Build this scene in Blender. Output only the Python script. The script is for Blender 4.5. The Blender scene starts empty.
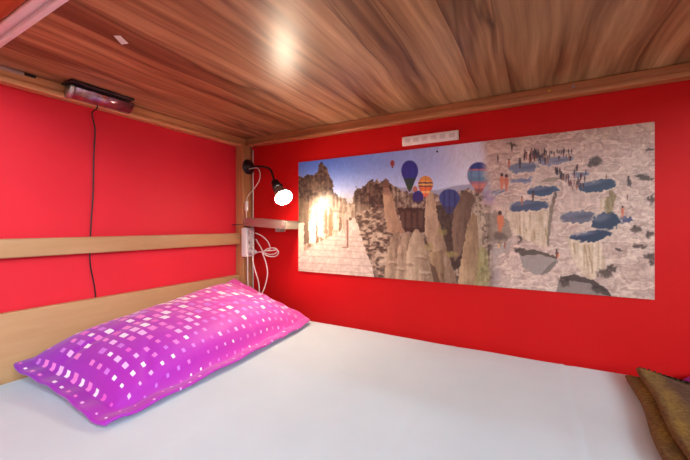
import bpy, bmesh, math, random
import numpy as np
from mathutils import Vector, Matrix
random.seed(7); rng = np.random.RandomState(7)
S = bpy.context.scene; COL = S.collection
PI = math.pi

# ------------------------------------------------------------------ frame of reference
CAM = Vector((1.275, -1.24, 0.915)); YAW = math.radians(29.3); FPX = 337.0
ZM = 0.50                    # top of the lower mattress
ZB = 1.345                   # underside of the upper bunk's board
FW = Vector((-math.sin(YAW), math.cos(YAW), 0)); RT = Vector((math.cos(YAW), math.sin(YAW), 0))
def at(u, v, d):             # a measured point: where it sits in the room, d metres ahead of the tripod
    return CAM + FW*d + RT*((u-345)/FPX*d) + Vector((0, 0, (226-v)/FPX*d))

# ------------------------------------------------------------------ helpers
def lin(c):
    out = []
    for v in c[:3]:
        v = v/255.0
        out.append(v/12.92 if v <= .04045 else ((v+.055)/1.055)**2.4)
    return tuple(out)+(1.0,)
def obj(name, bm, m, parent=None, smooth=True, loc=None):
    me = bpy.data.meshes.new(name)
    if parent is not None: off = world_loc(parent)
    elif loc is not None: off = Vector(loc)
    else: off = Vector((0, 0, 0))
    bmesh.ops.translate(bm, verts=bm.verts, vec=-off)
    bm.to_mesh(me); bm.free()
    me.materials.append(m)
    if smooth:
        for p in me.polygons: p.use_smooth = True
    o = bpy.data.objects.new(name, me); COL.objects.link(o)
    if parent is not None: o.parent = parent
    elif loc is not None: o.location = off
    return o
def world_loc(o):
    v = Vector(o.location)
    while o.parent: o = o.parent; v += o.location
    return v
def thing(name, label, cat, loc, group=None):
    o = bpy.data.objects.new(name, None); COL.objects.link(o); o.location = loc
    o.empty_display_size = .05
    o['label'] = label; o['category'] = cat
    if group: o['group'] = group
    return o
def tag(o, label, cat, group=None):
    o['label'] = label; o['category'] = cat
    if group: o['group'] = group
    return o
def struct(o): o['kind'] = 'structure'; return o
def autosmooth(o, ang=35):
    me = o.data
    for p in me.polygons: p.use_smooth = True
    me.set_sharp_from_angle(angle=math.radians(ang)); return o

def box(x0, x1, y0, y1, z0, z1, bev=0.0, bm=None, seg=2):
    b = bmesh.new()
    bmesh.ops.create_cube(b, size=1)
    for v in b.verts:
        v.co = Vector(((x0+x1)/2+v.co.x*(x1-x0), (y0+y1)/2+v.co.y*(y1-y0), (z0+z1)/2+v.co.z*(z1-z0)))
    if bev > 0: bmesh.ops.bevel(b, geom=b.edges[:], offset=bev, segments=seg, profile=.6, affect='EDGES')
    return merge(bm, b)
def merge(bm, b):
    if bm is None: return b
    me = bpy.data.meshes.new('tmp'); b.to_mesh(me); b.free(); bm.from_mesh(me); bpy.data.meshes.remove(me)
    return bm
def smoothpath(pts, n=8):
    pts = [Vector(p) for p in pts]
    if len(pts) < 3: return pts
    P = [pts[0]*2-pts[1]]+pts+[pts[-1]*2-pts[-2]]; out = []
    for i in range(1, len(P)-2):
        a, b, c, d = P[i-1:i+3]
        for k in range(n):
            t = k/n
            out.append(.5*((2*b)+(c-a)*t+(2*a-5*b+4*c-d)*t*t+(3*b-a-3*c+d)*t**3))
    out.append(pts[-1]); return out
def tube(pts, r, seg=10, bm=None, n=8, ridges=None):
    P = smoothpath(pts, n); b = bmesh.new(); rings = []
    up = Vector((0, 0, 1)); prev = None
    for i, p in enumerate(P):
        t = (P[min(i+1, len(P)-1)]-P[max(i-1, 0)]).normalized()
        if prev is None:
            a = up if abs(t.z) < .9 else Vector((1, 0, 0)); nrm = t.cross(a).normalized()
        else:
            nrm = (prev-t*prev.dot(t)).normalized()
        prev = nrm; bn = t.cross(nrm)
        rr = r(i/(len(P)-1)) if callable(r) else r
        rings.append([b.verts.new(p+(nrm*math.cos(2*PI*k/seg)+bn*math.sin(2*PI*k/seg))*rr) for k in range(seg)])
    for i in range(len(rings)-1):
        for k in range(seg):
            b.faces.new((rings[i][k], rings[i][(k+1) % seg], rings[i+1][(k+1) % seg], rings[i+1][k]))
    b.faces.new(rings[0][::-1]); b.faces.new(rings[-1])
    return merge(bm, b)
def lathe(prof, origin, axis, seg=32, bm=None):
    """prof: (radius, height along axis) pairs"""
    ax = Vector(axis).normalized(); a = Vector((0, 0, 1)) if abs(ax.z) < .9 else Vector((1, 0, 0))
    n = ax.cross(a).normalized(); bn = ax.cross(n); o = Vector(origin); b = bmesh.new(); rings = []
    for r, h in prof:
        if r < 1e-6: rings.append([b.verts.new(o+ax*h)])
        else: rings.append([b.verts.new(o+ax*h+(n*math.cos(2*PI*k/seg)+bn*math.sin(2*PI*k/seg))*r) for k in range(seg)])
    for i in range(len(rings)-1):
        A, B = rings[i], rings[i+1]
        for k in range(seg):
            k2 = (k+1) % seg
            if len(A) == 1 and len(B) == 1: continue
            if len(A) == 1: b.faces.new((A[0], B[k2], B[k]))
            elif len(B) == 1: b.faces.new((A[k], A[k2], B[0]))
            else: b.faces.new((A[k], A[k2], B[k2], B[k]))
    bmesh.ops.recalc_face_normals(b, faces=b.faces[:])
    return merge(bm, b)
def prism(outline, axis_vec, bm=None, bev=0):
    b = bmesh.new(); v0 = [b.verts.new(p) for p in outline]; v1 = [b.verts.new(Vector(p)+Vector(axis_vec)) for p in outline]
    b.faces.new(v0[::-1]); b.faces.new(v1)
    for i in range(len(v0)):
        j = (i+1) % len(v0); b.faces.new((v0[i], v0[j], v1[j], v1[i]))
    bmesh.ops.recalc_face_normals(b, faces=b.faces[:])
    if bev: bmesh.ops.bevel(b, geom=b.edges[:], offset=bev, segments=2, affect='EDGES')
    return merge(bm, b)
_lat = rng.rand(64, 64, 64).astype(np.float32)
def vnoise(x, y, z=0.0):
    x = np.asarray(x, float); y = np.asarray(y, float); z = np.asarray(z, float)+np.zeros_like(x)
    xi = np.floor(x).astype(int); yi = np.floor(y).astype(int); zi = np.floor(z).astype(int)
    fx = x-xi; fy = y-yi; fz = z-zi
    fx = fx*fx*(3-2*fx); fy = fy*fy*(3-2*fy); fz = fz*fz*(3-2*fz)
    def L(a, b, c): return _lat[a % 64, b % 64, c % 64]
    r = 0
    for dx in (0, 1):
        for dy in (0, 1):
            for dz in (0, 1):
                r = r+L(xi+dx, yi+dy, zi+dz)*(fx if dx else 1-fx)*(fy if dy else 1-fy)*(fz if dz else 1-fz)
    return r*2-1
def fbm(x, y, z=0.0, o=4):
    s = 0; a = 1; t = 0
    for i in range(o):
        s = s+a*vnoise(np.asarray(x)*2**i+i*7.3, np.asarray(y)*2**i+i*3.1, z+i*5.0); t += a; a *= .5
    return s/t

# ------------------------------------------------------------------ materials
class NT:
    def __init__(self, name):
        self.m = bpy.data.materials.new(name); self.m.use_nodes = True
        self.t = self.m.node_tree; self.b = self.t.nodes['Principled BSDF']
    def n(self, typ, **kw):
        x = self.t.nodes.new(typ)
        for k, v in kw.items(): setattr(x, k, v)
        return x
    def l(self, a, b): self.t.links.new(a, b)
    def setin(self, node, i, v):
        if hasattr(v, 'links') or isinstance(v, bpy.types.NodeSocket): self.l(v, node.inputs[i])
        else: node.inputs[i].default_value = v
    def math(self, op, a, b=0.0, c=0.0):
        x = self.n('ShaderNodeMath', operation=op); self.setin(x, 0, a); self.setin(x, 1, b); self.setin(x, 2, c); return x.outputs[0]
    def mix(self, f, a, b, mode='MIX'):
        x = self.n('ShaderNodeMix', data_type='RGBA', blend_type=mode)
        self.setin(x, 0, f); self.setin(x, 6, a); self.setin(x, 7, b); return x.outputs[2]
    def noise(self, vec, scale, detail=4, rough=.5, dist=0):
        x = self.n('ShaderNodeTexNoise'); self.l(vec, x.inputs['Vector']); x.inputs['Scale'].default_value = scale
        x.inputs['Detail'].default_value = detail; x.inputs['Roughness'].default_value = rough; x.inputs['Distortion'].default_value = dist
        return x.outputs['Fac']
    def mapping(self, vec, scale=(1, 1, 1), loc=(0, 0, 0), rot=(0, 0, 0)):
        x = self.n('ShaderNodeMapping'); self.l(vec, x.inputs[0]); x.inputs['Scale'].default_value = scale
        x.inputs['Location'].default_value = loc; x.inputs['Rotation'].default_value = rot; return x.outputs[0]
    def ramp(self, fac, stops, interp='LINEAR'):
        x = self.n('ShaderNodeValToRGB'); x.color_ramp.interpolation = interp; self.l(fac, x.inputs[0])
        e = x.color_ramp.elements
        while len(e) < len(stops): e.new(.5)
        for i, (p, c) in enumerate(stops): e[i].position = p; e[i].color = c if len(c) == 4 else tuple(c)+(1,)
        return x.outputs[0]
    def bump(self, h, strength=.2, dist=.002):
        x = self.n('ShaderNodeBump'); self.l(h, x.inputs['Height']); x.inputs['Strength'].default_value = strength
        x.inputs['Distance'].default_value = dist; self.l(x.outputs[0], self.b.inputs['Normal'])
    def tc(self, which='Object'): return self.n('ShaderNodeTexCoord').outputs[which]
def plain(name, rgb, rough=.5, metal=0.0, var=.06, scale=30, bump=0.0, spec=.5):
    t = NT(name); c = lin(rgb); co = t.tc(); f = t.noise(co, scale, 3)
    dk = tuple(x*(1-var*2) for x in c[:3])+(1,); lt = tuple(min(1, x*(1+var)) for x in c[:3])+(1,)
    t.l(t.ramp(f, [(.3, dk), (.7, lt)]), t.b.inputs['Base Color'])
    t.b.inputs['Roughness'].default_value = rough; t.b.inputs['Metallic'].default_value = metal
    t.b.inputs['Specular IOR Level'].default_value = spec
    if bump: t.bump(t.noise(co, scale*6, 3), bump, .001)
    return t.m
def wood(name, dark, mid, light, grain_axis='Y', rough=.38, stretch=14, scale=3.0):
    t = NT(name); co = t.tc(); a = .7
    sc = {'X': (a, stretch, stretch), 'Y': (stretch, a, stretch), 'Z': (stretch, stretch, a)}[grain_axis]
    v = t.mapping(co, sc)
    f1 = t.noise(v, scale, 6, .6, .6); f2 = t.noise(v, scale*5, 3, .6)
    c = t.ramp(f1, [(.25, lin(dark)), (.5, lin(mid)), (.75, lin(light))])
    c = t.mix(.22, c, t.ramp(f2, [(.3, lin(dark)), (.7, lin(light))]))
    t.l(c, t.b.inputs['Base Color']); t.b.inputs['Roughness'].default_value = rough
    t.bump(f2, .08, .001); return t.m

def board_material():
    t = NT('walnut_laminate'); co = t.tc()
    sep = t.n('ShaderNodeSeparateXYZ'); t.l(co, sep.inputs[0]); X, Y = sep.outputs[0], sep.outputs[1]
    # grain wanders slowly as it runs down the board
    w = t.noise(t.mapping(co, (1.6, 1.1, 1)), 1.6, 2, .5)
    xw = t.math('ADD', X, t.math('MULTIPLY', t.math('SUBTRACT', w, .5), .075))
    # staves of uneven width
    st = t.math('DIVIDE', xw, .098)
    cell = t.math('FLOOR', st); fr = t.math('FRACT', st)
    wn = t.n('ShaderNodeTexWhiteNoise', noise_dimensions='1D'); t.l(cell, wn.inputs['W'])
    cmb = t.n('ShaderNodeCombineXYZ'); t.l(xw, cmb.inputs[0]); t.l(Y, cmb.inputs[1]); t.l(cell, cmb.inputs[2])
    g1 = t.noise(t.mapping(cmb.outputs[0], (16, .9, .37)), 1.0, 5, .62, .5)
    g2 = t.noise(t.mapping(cmb.outputs[0], (90, 2.2, .37)), 1.0, 4, .6)
    g3 = t.noise(t.mapping(cmb.outputs[0], (7, .7, .71), (4.1, 2, 0)), 1.0, 3, .6, 1.0)
    # reddish staves towards the head, browner towards the foot
    hue = t.math('MULTIPLY', X, .75); hue_n = t.n('ShaderNodeClamp'); t.l(hue, hue_n.inputs[0])
    cR = t.ramp(g1, [(.25, lin((110, 62, 42))), (.42, lin((160, 106, 72))), (.58, lin((196, 146, 104))), (.75, lin((220, 176, 134)))])
    cB = t.ramp(g1, [(.25, lin((92, 66, 46))), (.42, lin((148, 118, 84))), (.58, lin((184, 154, 114))), (.75, lin((210, 184, 144)))])
    c = t.mix(hue_n.outputs[0], cR, cB)
    c = t.mix(.75, c, t.ramp(wn.outputs[0], [(0, (.66, .60, .56)), (.5, (.95, .92, .9)), (1, (1.14, 1.12, 1.08))]), 'MULTIPLY')
    c = t.mix(.75, c, t.ramp(g2, [(.3, (.66, .60, .56)), (.62, (1.1, 1.09, 1.07))]), 'MULTIPLY')
    vein = t.ramp(g3, [(.34, (1, 1, 1)), (.385, (.30, .24, .22)), (.43, (.72, .68, .66)), (.50, (1, 1, 1))])
    c = t.mix(.85, c, vein, 'MULTIPLY')
    seam = t.ramp(fr, [(0, (.42, .34, .32)), (.06, (.8, .76, .74)), (.22, (1, 1, 1)), (.9, (1, 1, 1)), (1, (.78, .74, .72))])
    c = t.mix(.75, c, seam, 'MULTIPLY')
    t.l(c, t.b.inputs['Base Color'])
    t.b.inputs['Roughness'].default_value = .35
    t.bump(g2, .05, .0006)
    return t.m

def red_wall(name, rgb, rough=.5):
    t = NT(name); co = t.tc(); c = lin(rgb)
    f = t.noise(co, 3.0, 4); f2 = t.noise(co, 60, 3)
    t.l(t.ramp(f, [(.3, tuple(x*.93 for x in c[:3])), (.7, tuple(x*1.04 for x in c[:3]))]), t.b.inputs['Base Color'])
    t.b.inputs['Roughness'].default_value = rough; t.b.inputs['Specular IOR Level'].default_value = .15; t.bump(f2, .06, .001); return t.m

M = {}
M['board'] = board_material()
M['trim_y'] = wood('trim_wood_along_y', (176, 112, 72), (222, 152, 102), (238, 174, 124), 'Y')
M['trim_x'] = wood('trim_wood_along_x', (134, 84, 52), (178, 118, 74), (202, 146, 98), 'X')
M['post'] = wood('post_wood', (146, 92, 56), (188, 128, 80), (210, 154, 104), 'Z')
M['head'] = wood('headboard_wood', (172, 124, 84), (188, 142, 100), (200, 156, 114), 'Y', .35, 5, 2)
M['red_a'] = red_wall('red_painted_panel', (228, 46, 60))
M['red_b'] = red_wall('red_painted_wall', (196, 20, 22))
M['cream'] = plain('cream_paint', (230, 230, 228), .8, var=.02, scale=4)
M['floor'] = wood('floor_laminate', (110, 82, 58), (150, 116, 84), (176, 142, 106), 'X', .4)
M['white_pl'] = plain('white_plastic', (232, 226, 220), .35, var=.02)
M['grey_pl'] = plain('grey_plastic', (150, 146, 142), .4)
M['cord_w'] = plain('white_cord', (228, 216, 206), .45, var=.02)
M['black'] = plain('black_plastic', (26, 22, 22), .4)
M['dark_neck'] = plain('dark_metal_neck', (58, 52, 50), .32, .7)
M['steel'] = plain('brushed_steel', (184, 174, 166), .36, .8, .04, 60)
M['alu'] = plain('aluminium', (206, 204, 204), .35, .8, .03, 60)
M['brass'] = plain('brass', (214, 178, 96), .3, .8)
M['track_white'] = plain('white_enamel', (246, 240, 244), .4, var=.03, scale=20)
M['paper'] = plain('paper_white', (235, 232, 226), .7, var=.03)
M['mattress'] = plain('mattress_ticking', (214, 208, 198), .9, var=.04)

# ------------------------------------------------------------------ the room
RX, RY, RZ = 3.6, -3.4, 2.7
struct(obj('floor', box(-.1, RX+.1, RY-.1, .1, -.1, 0), M['floor'], smooth=False))
struct(obj('ceiling', box(-.1, RX+.1, RY-.1, .1, RZ, RZ+.1), M['cream'], smooth=False))
wl = struct(obj('wall_left', box(-.1, 0, RY-.1, .1, 0, RZ), M['red_a'], smooth=False))
wb = struct(obj('wall_back', box(0, RX, 0, .1, 0, RZ), M['red_b'], smooth=False))
vy0, vy1, vz0, vz1 = -3.1, -1.4, 1.55, 2.5
bm = box(RX, RX+.1, RY-.1, vy0, 0, RZ); box(RX, RX+.1, vy1, .1, 0, RZ, bm=bm)
box(RX, RX+.1, vy0, vy1, 0, vz0, bm=bm); box(RX, RX+.1, vy0, vy1, vz1, RZ, bm=bm)
struct(obj('wall_right', bm, M['cream'], smooth=False))
bm = box(RX+.02, RX+.08, vy0, vy0+.05, vz0, vz1); box(RX+.02, RX+.08, vy1-.05, vy1, vz0, vz1, bm=bm)
box(RX+.02, RX+.08, vy0, vy1, vz0, vz0+.05, bm=bm); box(RX+.02, RX+.08, vy0, vy1, vz1-.05, vz1, bm=bm)
struct(obj('added_window_2', bm, M['cream'], smooth=False))  # unseen window, added so fill light can enter on this side
wx0, wx1, wz0, wz1 = 1.2, 3.0, 1.45, 2.4
bm = box(0, wx0, RY-.1, RY, 0, RZ); box(wx1, RX, RY-.1, RY, 0, RZ, bm=bm)
box(wx0, wx1, RY-.1, RY, 0, wz0, bm=bm); box(wx0, wx1, RY-.1, RY, wz1, RZ, bm=bm)
struct(obj('wall_front', bm, M['cream'], smooth=False))
bm = box(wx0, wx0+.05, RY-.08, RY-.02, wz0, wz1); box(wx1-.05, wx1, RY-.08, RY-.02, wz0, wz1, bm=bm)
box(wx0, wx1, RY-.08, RY-.02, wz0, wz0+.05, bm=bm); box(wx0, wx1, RY-.08, RY-.02, wz1-.05, wz1, bm=bm)
box((wx0+wx1)/2-.025, (wx0+wx1)/2+.025, RY-.08, RY-.02, wz0, wz1, bm=bm)
struct(obj('added_window_1', bm, M['cream'], smooth=False))  # added window behind the camera, an opening for the fill outside it
for nm, b in (('baseboard_left', box(0, .015, RY, 0, 0, .08)), ('baseboard_back', box(.015, RX, -.015, 0, 0, .08))):
    struct(obj(nm, b, M['cream'], smooth=False))

# ------------------------------------------------------------------ bunk bed
BY = -1.06                    # open side
BX = 2.10                     # foot end
bed = thing('bunk_bed', 'wooden bunk bed with walnut board overhead and pine head panel against the red walls', 'bunk bed', (0.03, -.03, 0))
for (x0, x1, y0, y1) in ((.001, .052, -.064, -.004), (.001, .052, BY, BY+.06), (BX-.06, BX, -.064, -.004), (BX-.06, BX, BY, BY+.06)):
    obj('post', box(x0, x1, y0, y1, 0, ZB-.035 if x0 < 1 else ZB-.035, .004), M['post'], bed)
obj('head_panel', box(.008, .030, BY+.06, -.064, .28, CAM.z-.236, .004), M['head'], bed)
hr = obj('head_rail', box(.006, .030, BY+.06, -.064, CAM.z-.088, CAM.z-.035, .004), M['head'], bed)
obj('foot_panel', box(BX-.05, BX-.02, BY+.06, -.064, .28, CAM.z-.236, .004), M['head'], bed)
# lower side rails and base
obj('side_rail', box(.052, BX-.06, -.034, -.010, .22, .36, .003), M['trim_x'], bed)
obj('side_rail', box(.052, BX-.06, BY+.005, BY+.03, .22, .36, .003), M['trim_x'], bed)
obj('lower_bed_base', box(.03, BX-.03, BY+.03, -.034, .285, .31), M['head'], bed)
# overhead: walnut laminate board
obj('overhead_board', box(.0015, BX, -.99, -.0015, ZB, ZB+.018), M['board'], bed, smooth=False)
# frame of the upper bunk, stepped moulding against the walls
bm = box(.0015, .030, BY+.01, -.0015, ZB-.030, ZB-.0005, .0025); box(.0015, .037, BY+.01, -.0015, ZB-.043, ZB-.027, .004, bm)
obj('head_frame_rail', bm, M['trim_y'], bed)
bm = box(.032, BX, -.030, -.0015, ZB-.026, ZB-.0005, .0025); box(.038, BX, -.037, -.0015, ZB-.040, ZB-.023, .004, bm)
obj('wall_side_frame_rail', bm, M['trim_x'], bed)
M['orange'] = wood('orange_wood', (150, 62, 22), (188, 88, 36), (204, 106, 50), 'X', .4)
obj('open_side_frame_rail', box(.0015, BX, -1.06, -.979, ZB-.006, ZB+.11, .004), M['orange'], bed)
bm = box(.002, BX, -.958, -.948, ZB-.016, ZB-.0005, .002)
box(.002, BX, -.966, -.957, ZB-.005, ZB-.0005, .0005, bm)
box(.002, BX, -.978, -.965, ZB-.011, ZB-.0005, .002, bm)
tr = obj('edge_track', bm, M['track_white'], bed); tr['label'] = 'pinkish white enamelled metal edging'
# screws seen in the moulding
tpos = (at(549, 87, .99)); 
def screw(x, y, z, r, m, label=None):
    o = obj('screw', lathe([(r, 0), (r, .002), (r*.6, .0035), (0, .0038)], (x, y, z), (0, -1, 0), 16), m, bed)
    if label: o['label'] = label
yy = -.030
def onplane_y(u, v, y):
    th = math.atan((u-345)/FPX)-YAW; dy = y-CAM.y; dx = dy*math.tan(th); f = FW.x*dx+FW.y*dy
    return Vector((CAM.x+dx, y, CAM.z+(226-v)/FPX*f))
def onplane_x(u, v, x):
    th = math.atan((u-345)/FPX)-YAW; dx = x-CAM.x; dy = dx/math.tan(th); f = FW.x*dx+FW.y*dy
    return Vector((x, CAM.y+dy, CAM.z+(226-v)/FPX*f))
def onplane_z(u, v, z):
    d = (z-CAM.z)*FPX/(226-v); return at(u, v, d)
p = onplane_y(549.5, 87.5, -.031); screw(p.x, -.0295, ZB-.014, .0052, M['brass'], 'brass screw head')
p = onplane_y(573.5, 84, -.031); screw(p.x, -.0295, ZB-.013, .0042, M['grey_pl'], 'dull grey screw head')

# grey steel angle above the head moulding, near the open side
bm = box(.030, .034, -1.0, onplane_x(24, 74, .034).y, ZB-.010, ZB-.001, .001)
o = obj('bracket', bm, M['alu'], bed); o['label'] = 'thin aluminium angle'
bm = box(.028, .034, onplane_x(25, 74, .034).y, onplane_x(36, 76, .034).y, ZB-.008, ZB-.001)  # solid black block; the gap's darkness is put in as colour
o = obj('dark_gap', bm, M['black'], bed); o['label'] = 'dark gap beside the aluminium angle'

# ------------------------------------------------------------------ mattress and sheet
tag(obj('mattress', box(.040, 2.03, BY+.035, -.045, .3105, .485, .03, seg=4), M['mattress']),
    'single mattress of the lower bunk, hidden under the white sheet', 'mattress')
def sheet_mesh():
    nx, ny = 240, 130; x0, x1, y0, y1 = .032, 2.036, BY+.004, -.006
    b = bmesh.new(); R = .035
    gx = np.linspace(x0, x1, nx); gy = np.linspace(y0, y1, ny)
    GX, GY = np.meshgrid(gx, gy, indexing='ij')
    z = np.full_like(GX, ZM)
    z += .0028*fbm(GX*2.2, GY*2.2, 1.0, 3)+.0010*fbm(GX*7, GY*5, 4.0, 3)
    for cx, amp in ((1.354, .0022), (1.03, .0012), (.66, .0006)):         # pressed fold lines
        wob = cx+.010*np.sin(GY*5+cx*9); d = (GX-wob)/.005
        z += amp*np.exp(-d*d)*(.55+.45*vnoise(GY*4, GX*0+cx))
        z -= .6*amp*np.exp(-((GX-wob-.012)/.009)**2)
    # long shallow drags from the foot of the bed
    z += .0012*np.sin((GX*.5+GY*2.2)*9)*np.clip(fbm(GX*1.3, GY*1.3, 9.0, 2)+.3, 0, 1)
    for (e, s) in ((GX-x0, 1), (x1-GX, 1), (GY-y0, 1), (y1-GY, 1)):
        q = np.clip(1-e/R, 0, 1); z -= R*(1-np.sqrt(np.clip(1-q*q, 0, 1)))*.9
    vs = [[b.verts.new((GX[i, j], GY[i, j], z[i, j])) for j in range(ny)] for i in range(nx)]
    for i in range(nx-1):
        for j in range(ny-1): b.faces.new((vs[i][j], vs[i+1][j], vs[i+1][j+1], vs[i][j+1]))
    # the sides hang down and tuck under
    loop = [vs[i][0] for i in range(nx)]+[vs[nx-1][j] for j in range(1, ny)]+[vs[i][ny-1] for i in range(nx-2, -1, -1)]+[vs[0][j] for j in range(ny-2, 0, -1)]
    prev = loop
    for lev in (.44, .40, .36, .33, .3115):
        cur = [b.verts.new((v.co.x, v.co.y, lev)) for v in loop]
        for k in range(len(loop)):
            k2 = (k+1) % len(loop); b.faces.new((prev[k2], prev[k], cur[k], cur[k2]))
        prev = cur
    return b
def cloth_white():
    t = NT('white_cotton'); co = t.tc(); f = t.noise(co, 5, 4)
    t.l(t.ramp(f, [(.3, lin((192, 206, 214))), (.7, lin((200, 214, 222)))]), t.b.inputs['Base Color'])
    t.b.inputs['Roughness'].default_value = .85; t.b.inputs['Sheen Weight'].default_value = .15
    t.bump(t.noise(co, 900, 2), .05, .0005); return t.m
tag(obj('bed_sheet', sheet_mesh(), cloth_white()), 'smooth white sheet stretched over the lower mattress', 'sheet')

# ------------------------------------------------------------------ pillow
def pillow_material():
    t = NT('purple_print_cotton'); uv = t.tc('UV')
    sep = t.n('ShaderNodeSeparateXYZ'); t.l(uv, sep.inputs[0]); U, V = sep.outputs[0], sep.outputs[1]   # metres: along, across
    base = t.ramp(U, [(0, lin((132, 16, 182))), (.18, lin((152, 26, 186))), (.36, lin((190, 40, 184))), (.55, lin((214, 70, 180))), (.8, lin((220, 76, 160)))])
    base = t.mix(t.math('MULTIPLY', V, .9), base, lin((214, 44, 172)))
    c = .031
    fx = t.math('FRACT', t.math('DIVIDE', U, c)); fy = t.math('FRACT', t.math('DIVIDE', V, c))
    cb = t.n('ShaderNodeCombineXYZ'); t.l(t.math('FLOOR', t.math('DIVIDE', U, c)), cb.inputs[0]); t.l(t.math('FLOOR', t.math('DIVIDE', V, c)), cb.inputs[1])
    w1 = t.n('ShaderNodeTexWhiteNoise', noise_dimensions='2D'); t.l(cb.outputs[0], w1.inputs['Vector'])
    w2 = t.n('ShaderNodeTexWhiteNoise', noise_dimensions='2D'); t.l(t.mapping(cb.outputs[0], loc=(31.5, 17.5, 0)), w2.inputs['Vector'])
    # squares are largest in a band along the pillow and shrink towards its front edge and near end
    sz_v = t.ramp(t.math('DIVIDE', V, .46), [(0, (.34,)*3), (.25, (.42,)*3), (.5, (.40,)*3), (.70, (.30,)*3), (.85, (.18,)*3), (1, (.12,)*3)])
    sz_u = t.ramp(t.math('DIVIDE', U, .80), [(0, (.45,)*3), (.12, (.75,)*3), (.35, (1,)*3), (.75, (1, 1, 1)), (1, (.7,)*3)])
    s = t.math('MULTIPLY', t.math('MULTIPLY', sz_v, sz_u), t.math('ADD', .72, t.math('MULTIPLY', w2.outputs[0], .38)))
    dx = t.math('ABSOLUTE', t.math('SUBTRACT', fx, .5)); dy = t.math('ABSOLUTE', t.math('SUBTRACT', fy, .5))
    m = t.math('LESS_THAN', t.math('MAXIMUM', t.math('MULTIPLY', dx, 1.25), dy), s)
    col = t.ramp(w1.outputs[0], [(0, lin((250, 244, 252))), (.20, lin((240, 190, 240))), (.40, lin((240, 130, 214))), (.62, lin((206, 120, 226))), (.80, lin((228, 92, 206)))], 'CONSTANT')
    m = t.math('MULTIPLY', m, t.math('LESS_THAN', w1.outputs[0], .88))
    t.l(t.mix(t.math('MULTIPLY', m, .92), base, col), t.b.inputs['Base Color'])
    t.b.inputs['Roughness'].default_value = .6; t.b.inputs['Sheen Weight'].default_value = .2
    t.bump(t.noise(t.tc(), 45, 3), .12, .003); return t.m
def pillow_obj():
    nu, nv = 120, 76
    C00 = Vector((.046, -.905, .044)); C10 = Vector((.528, -.897, .006))      # near end: by headboard, front
    C01 = Vector((.044, -.112, .168)); C11 = Vector((.458, -.042, .010))      # far end
    A = np.linspace(0, 1, nu); Bv = np.linspace(0, 1, nv); a, b = np.meshgrid(A, Bv, indexing='ij')
    def bil(i, a=a): return (C00[i]*(1-a)*(1-b)+C01[i]*a*(1-b)+C10[i]*(1-a)*b+C11[i]*a*b)
    x, y, zf = bil(0), bil(1), bil(2, a**2.6)
    # rounded corners, sides drawn in a little
    x = x+.006*np.sin(PI*a)*(b**2)
    cr = ((np.abs(2*a-1)**6)*(np.abs(2*b-1)**6))
    y += np.where(a < .5, 1, -1)*cr*.018; x += np.where(b < .5, 1, -1)*cr*.016
    y = y+np.where(a < .5, .020, -.012)*np.sin(PI*b)*np.abs(2*a-1)**3
    fa, fb = .058, .095
    ia = np.clip((a-fa)/(1-2*fa), 0, 1); ib = np.clip((b-.03)/(1-.03-fb), 0, 1)
    pr = (1-np.abs(2*ia-1)**3.0)**.55*(1-np.abs(2*ib-1)**3.2)**.45
    pr = np.where((a > fa) & (a < 1-fa) & (b > .03) & (b < 1-fb), pr, 0)
    # sag of the raised edge between the corners
    zmid = zf+.0*a
    T = .086+.008*np.sin(PI*a)
    wr = .0035*fbm(a*7, b*5, 2.0, 4)+.004*np.abs(fbm(a*3.2+b*2.5, b*3-a*2.1, 7.0, 3))*np.sin(PI*a)
    flz = .0022*np.sin(a*41+1.3*np.sin(a*9))*(b > 1-fb)+.002*np.sin(b*33)*((a < fa) | (a > 1-fa))
    # diagonal pulls near the far front corner
    pull = 0
    for (pa, pb, dr, ln, am) in ((.72, .70, .9, .22, -.010), (.80, .60, .5, .18, -.007), (.60, .80, 1.3, .15, -.006), (.18, .80, 2.2, .2, -.008), (.12, .35, .2, .16, -.005), (.9, .3, .1, .14, -.006)):
        da, db = (a-pa)*.8, (b-pb)*.46; ca, sa = math.cos(dr), math.sin(dr)
        t1 = (da*ca+db*sa)/(ln*.5); t2 = (-da*sa+db*ca)/.012
        pull = pull+am*np.exp(-t1*t1-t2*t2)
    gr = np.exp(-((b-(1-fb)-.012)/.016)**2)*np.sin(PI*np.clip(a, 0, 1))**.5
    fl = np.clip((b-(1-fb))/fb, 0, 1)*np.sin(PI*a)**.5
    top = zmid+T*pr+.009*fl-.004*gr*(zmid > 0)+wr*1.5*(pr > 0)*np.clip(pr*3, 0, 1)+pull*np.clip(pr*2, 0, 1)+.004+flz
    bot = np.maximum(.0022+0*a, zmid*(1-np.sqrt(pr)))
    bot = np.where(pr > 0, bot, np.maximum(.0022, top-.006)); top = np.maximum(top, bot+.004)
    bm = bmesh.new(); uvl = bm.loops.layers.uv.new('UVMap')
    LU, LV = .80, .46
    # arc-length-like unwrapping across the bulge so that the print keeps its size
    ds = np.sqrt((np.diff(x, axis=1))**2+(np.diff(y, axis=1))**2+(np.diff(top, axis=1))**2)
    vv = np.concatenate([np.zeros((nu, 1)), np.cumsum(ds, axis=1)], axis=1); vv *= LV/vv.mean(axis=0)[-1]
    vt = [[bm.verts.new((x[i, j], y[i, j], ZM+top[i, j])) for j in range(nv)] for i in range(nu)]
    vb = [[bm.verts.new((x[i, j], y[i, j], ZM+bot[i, j])) for j in range(nv)] for i in range(nu)]
    uvd = {}
    for i in range(nu):
        for j in range(nv):
            uvd[vt[i][j]] = uvd[vb[i][j]] = (a[i, j]*LU, vv[i, j])
    for i in range(nu-1):
        for j in range(nv-1):
            bm.faces.new((vt[i][j], vt[i][j+1], vt[i+1][j+1], vt[i+1][j])); bm.faces.new((vb[i][j], vb[i+1][j], vb[i+1][j+1], vb[i][j+1]))
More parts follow.
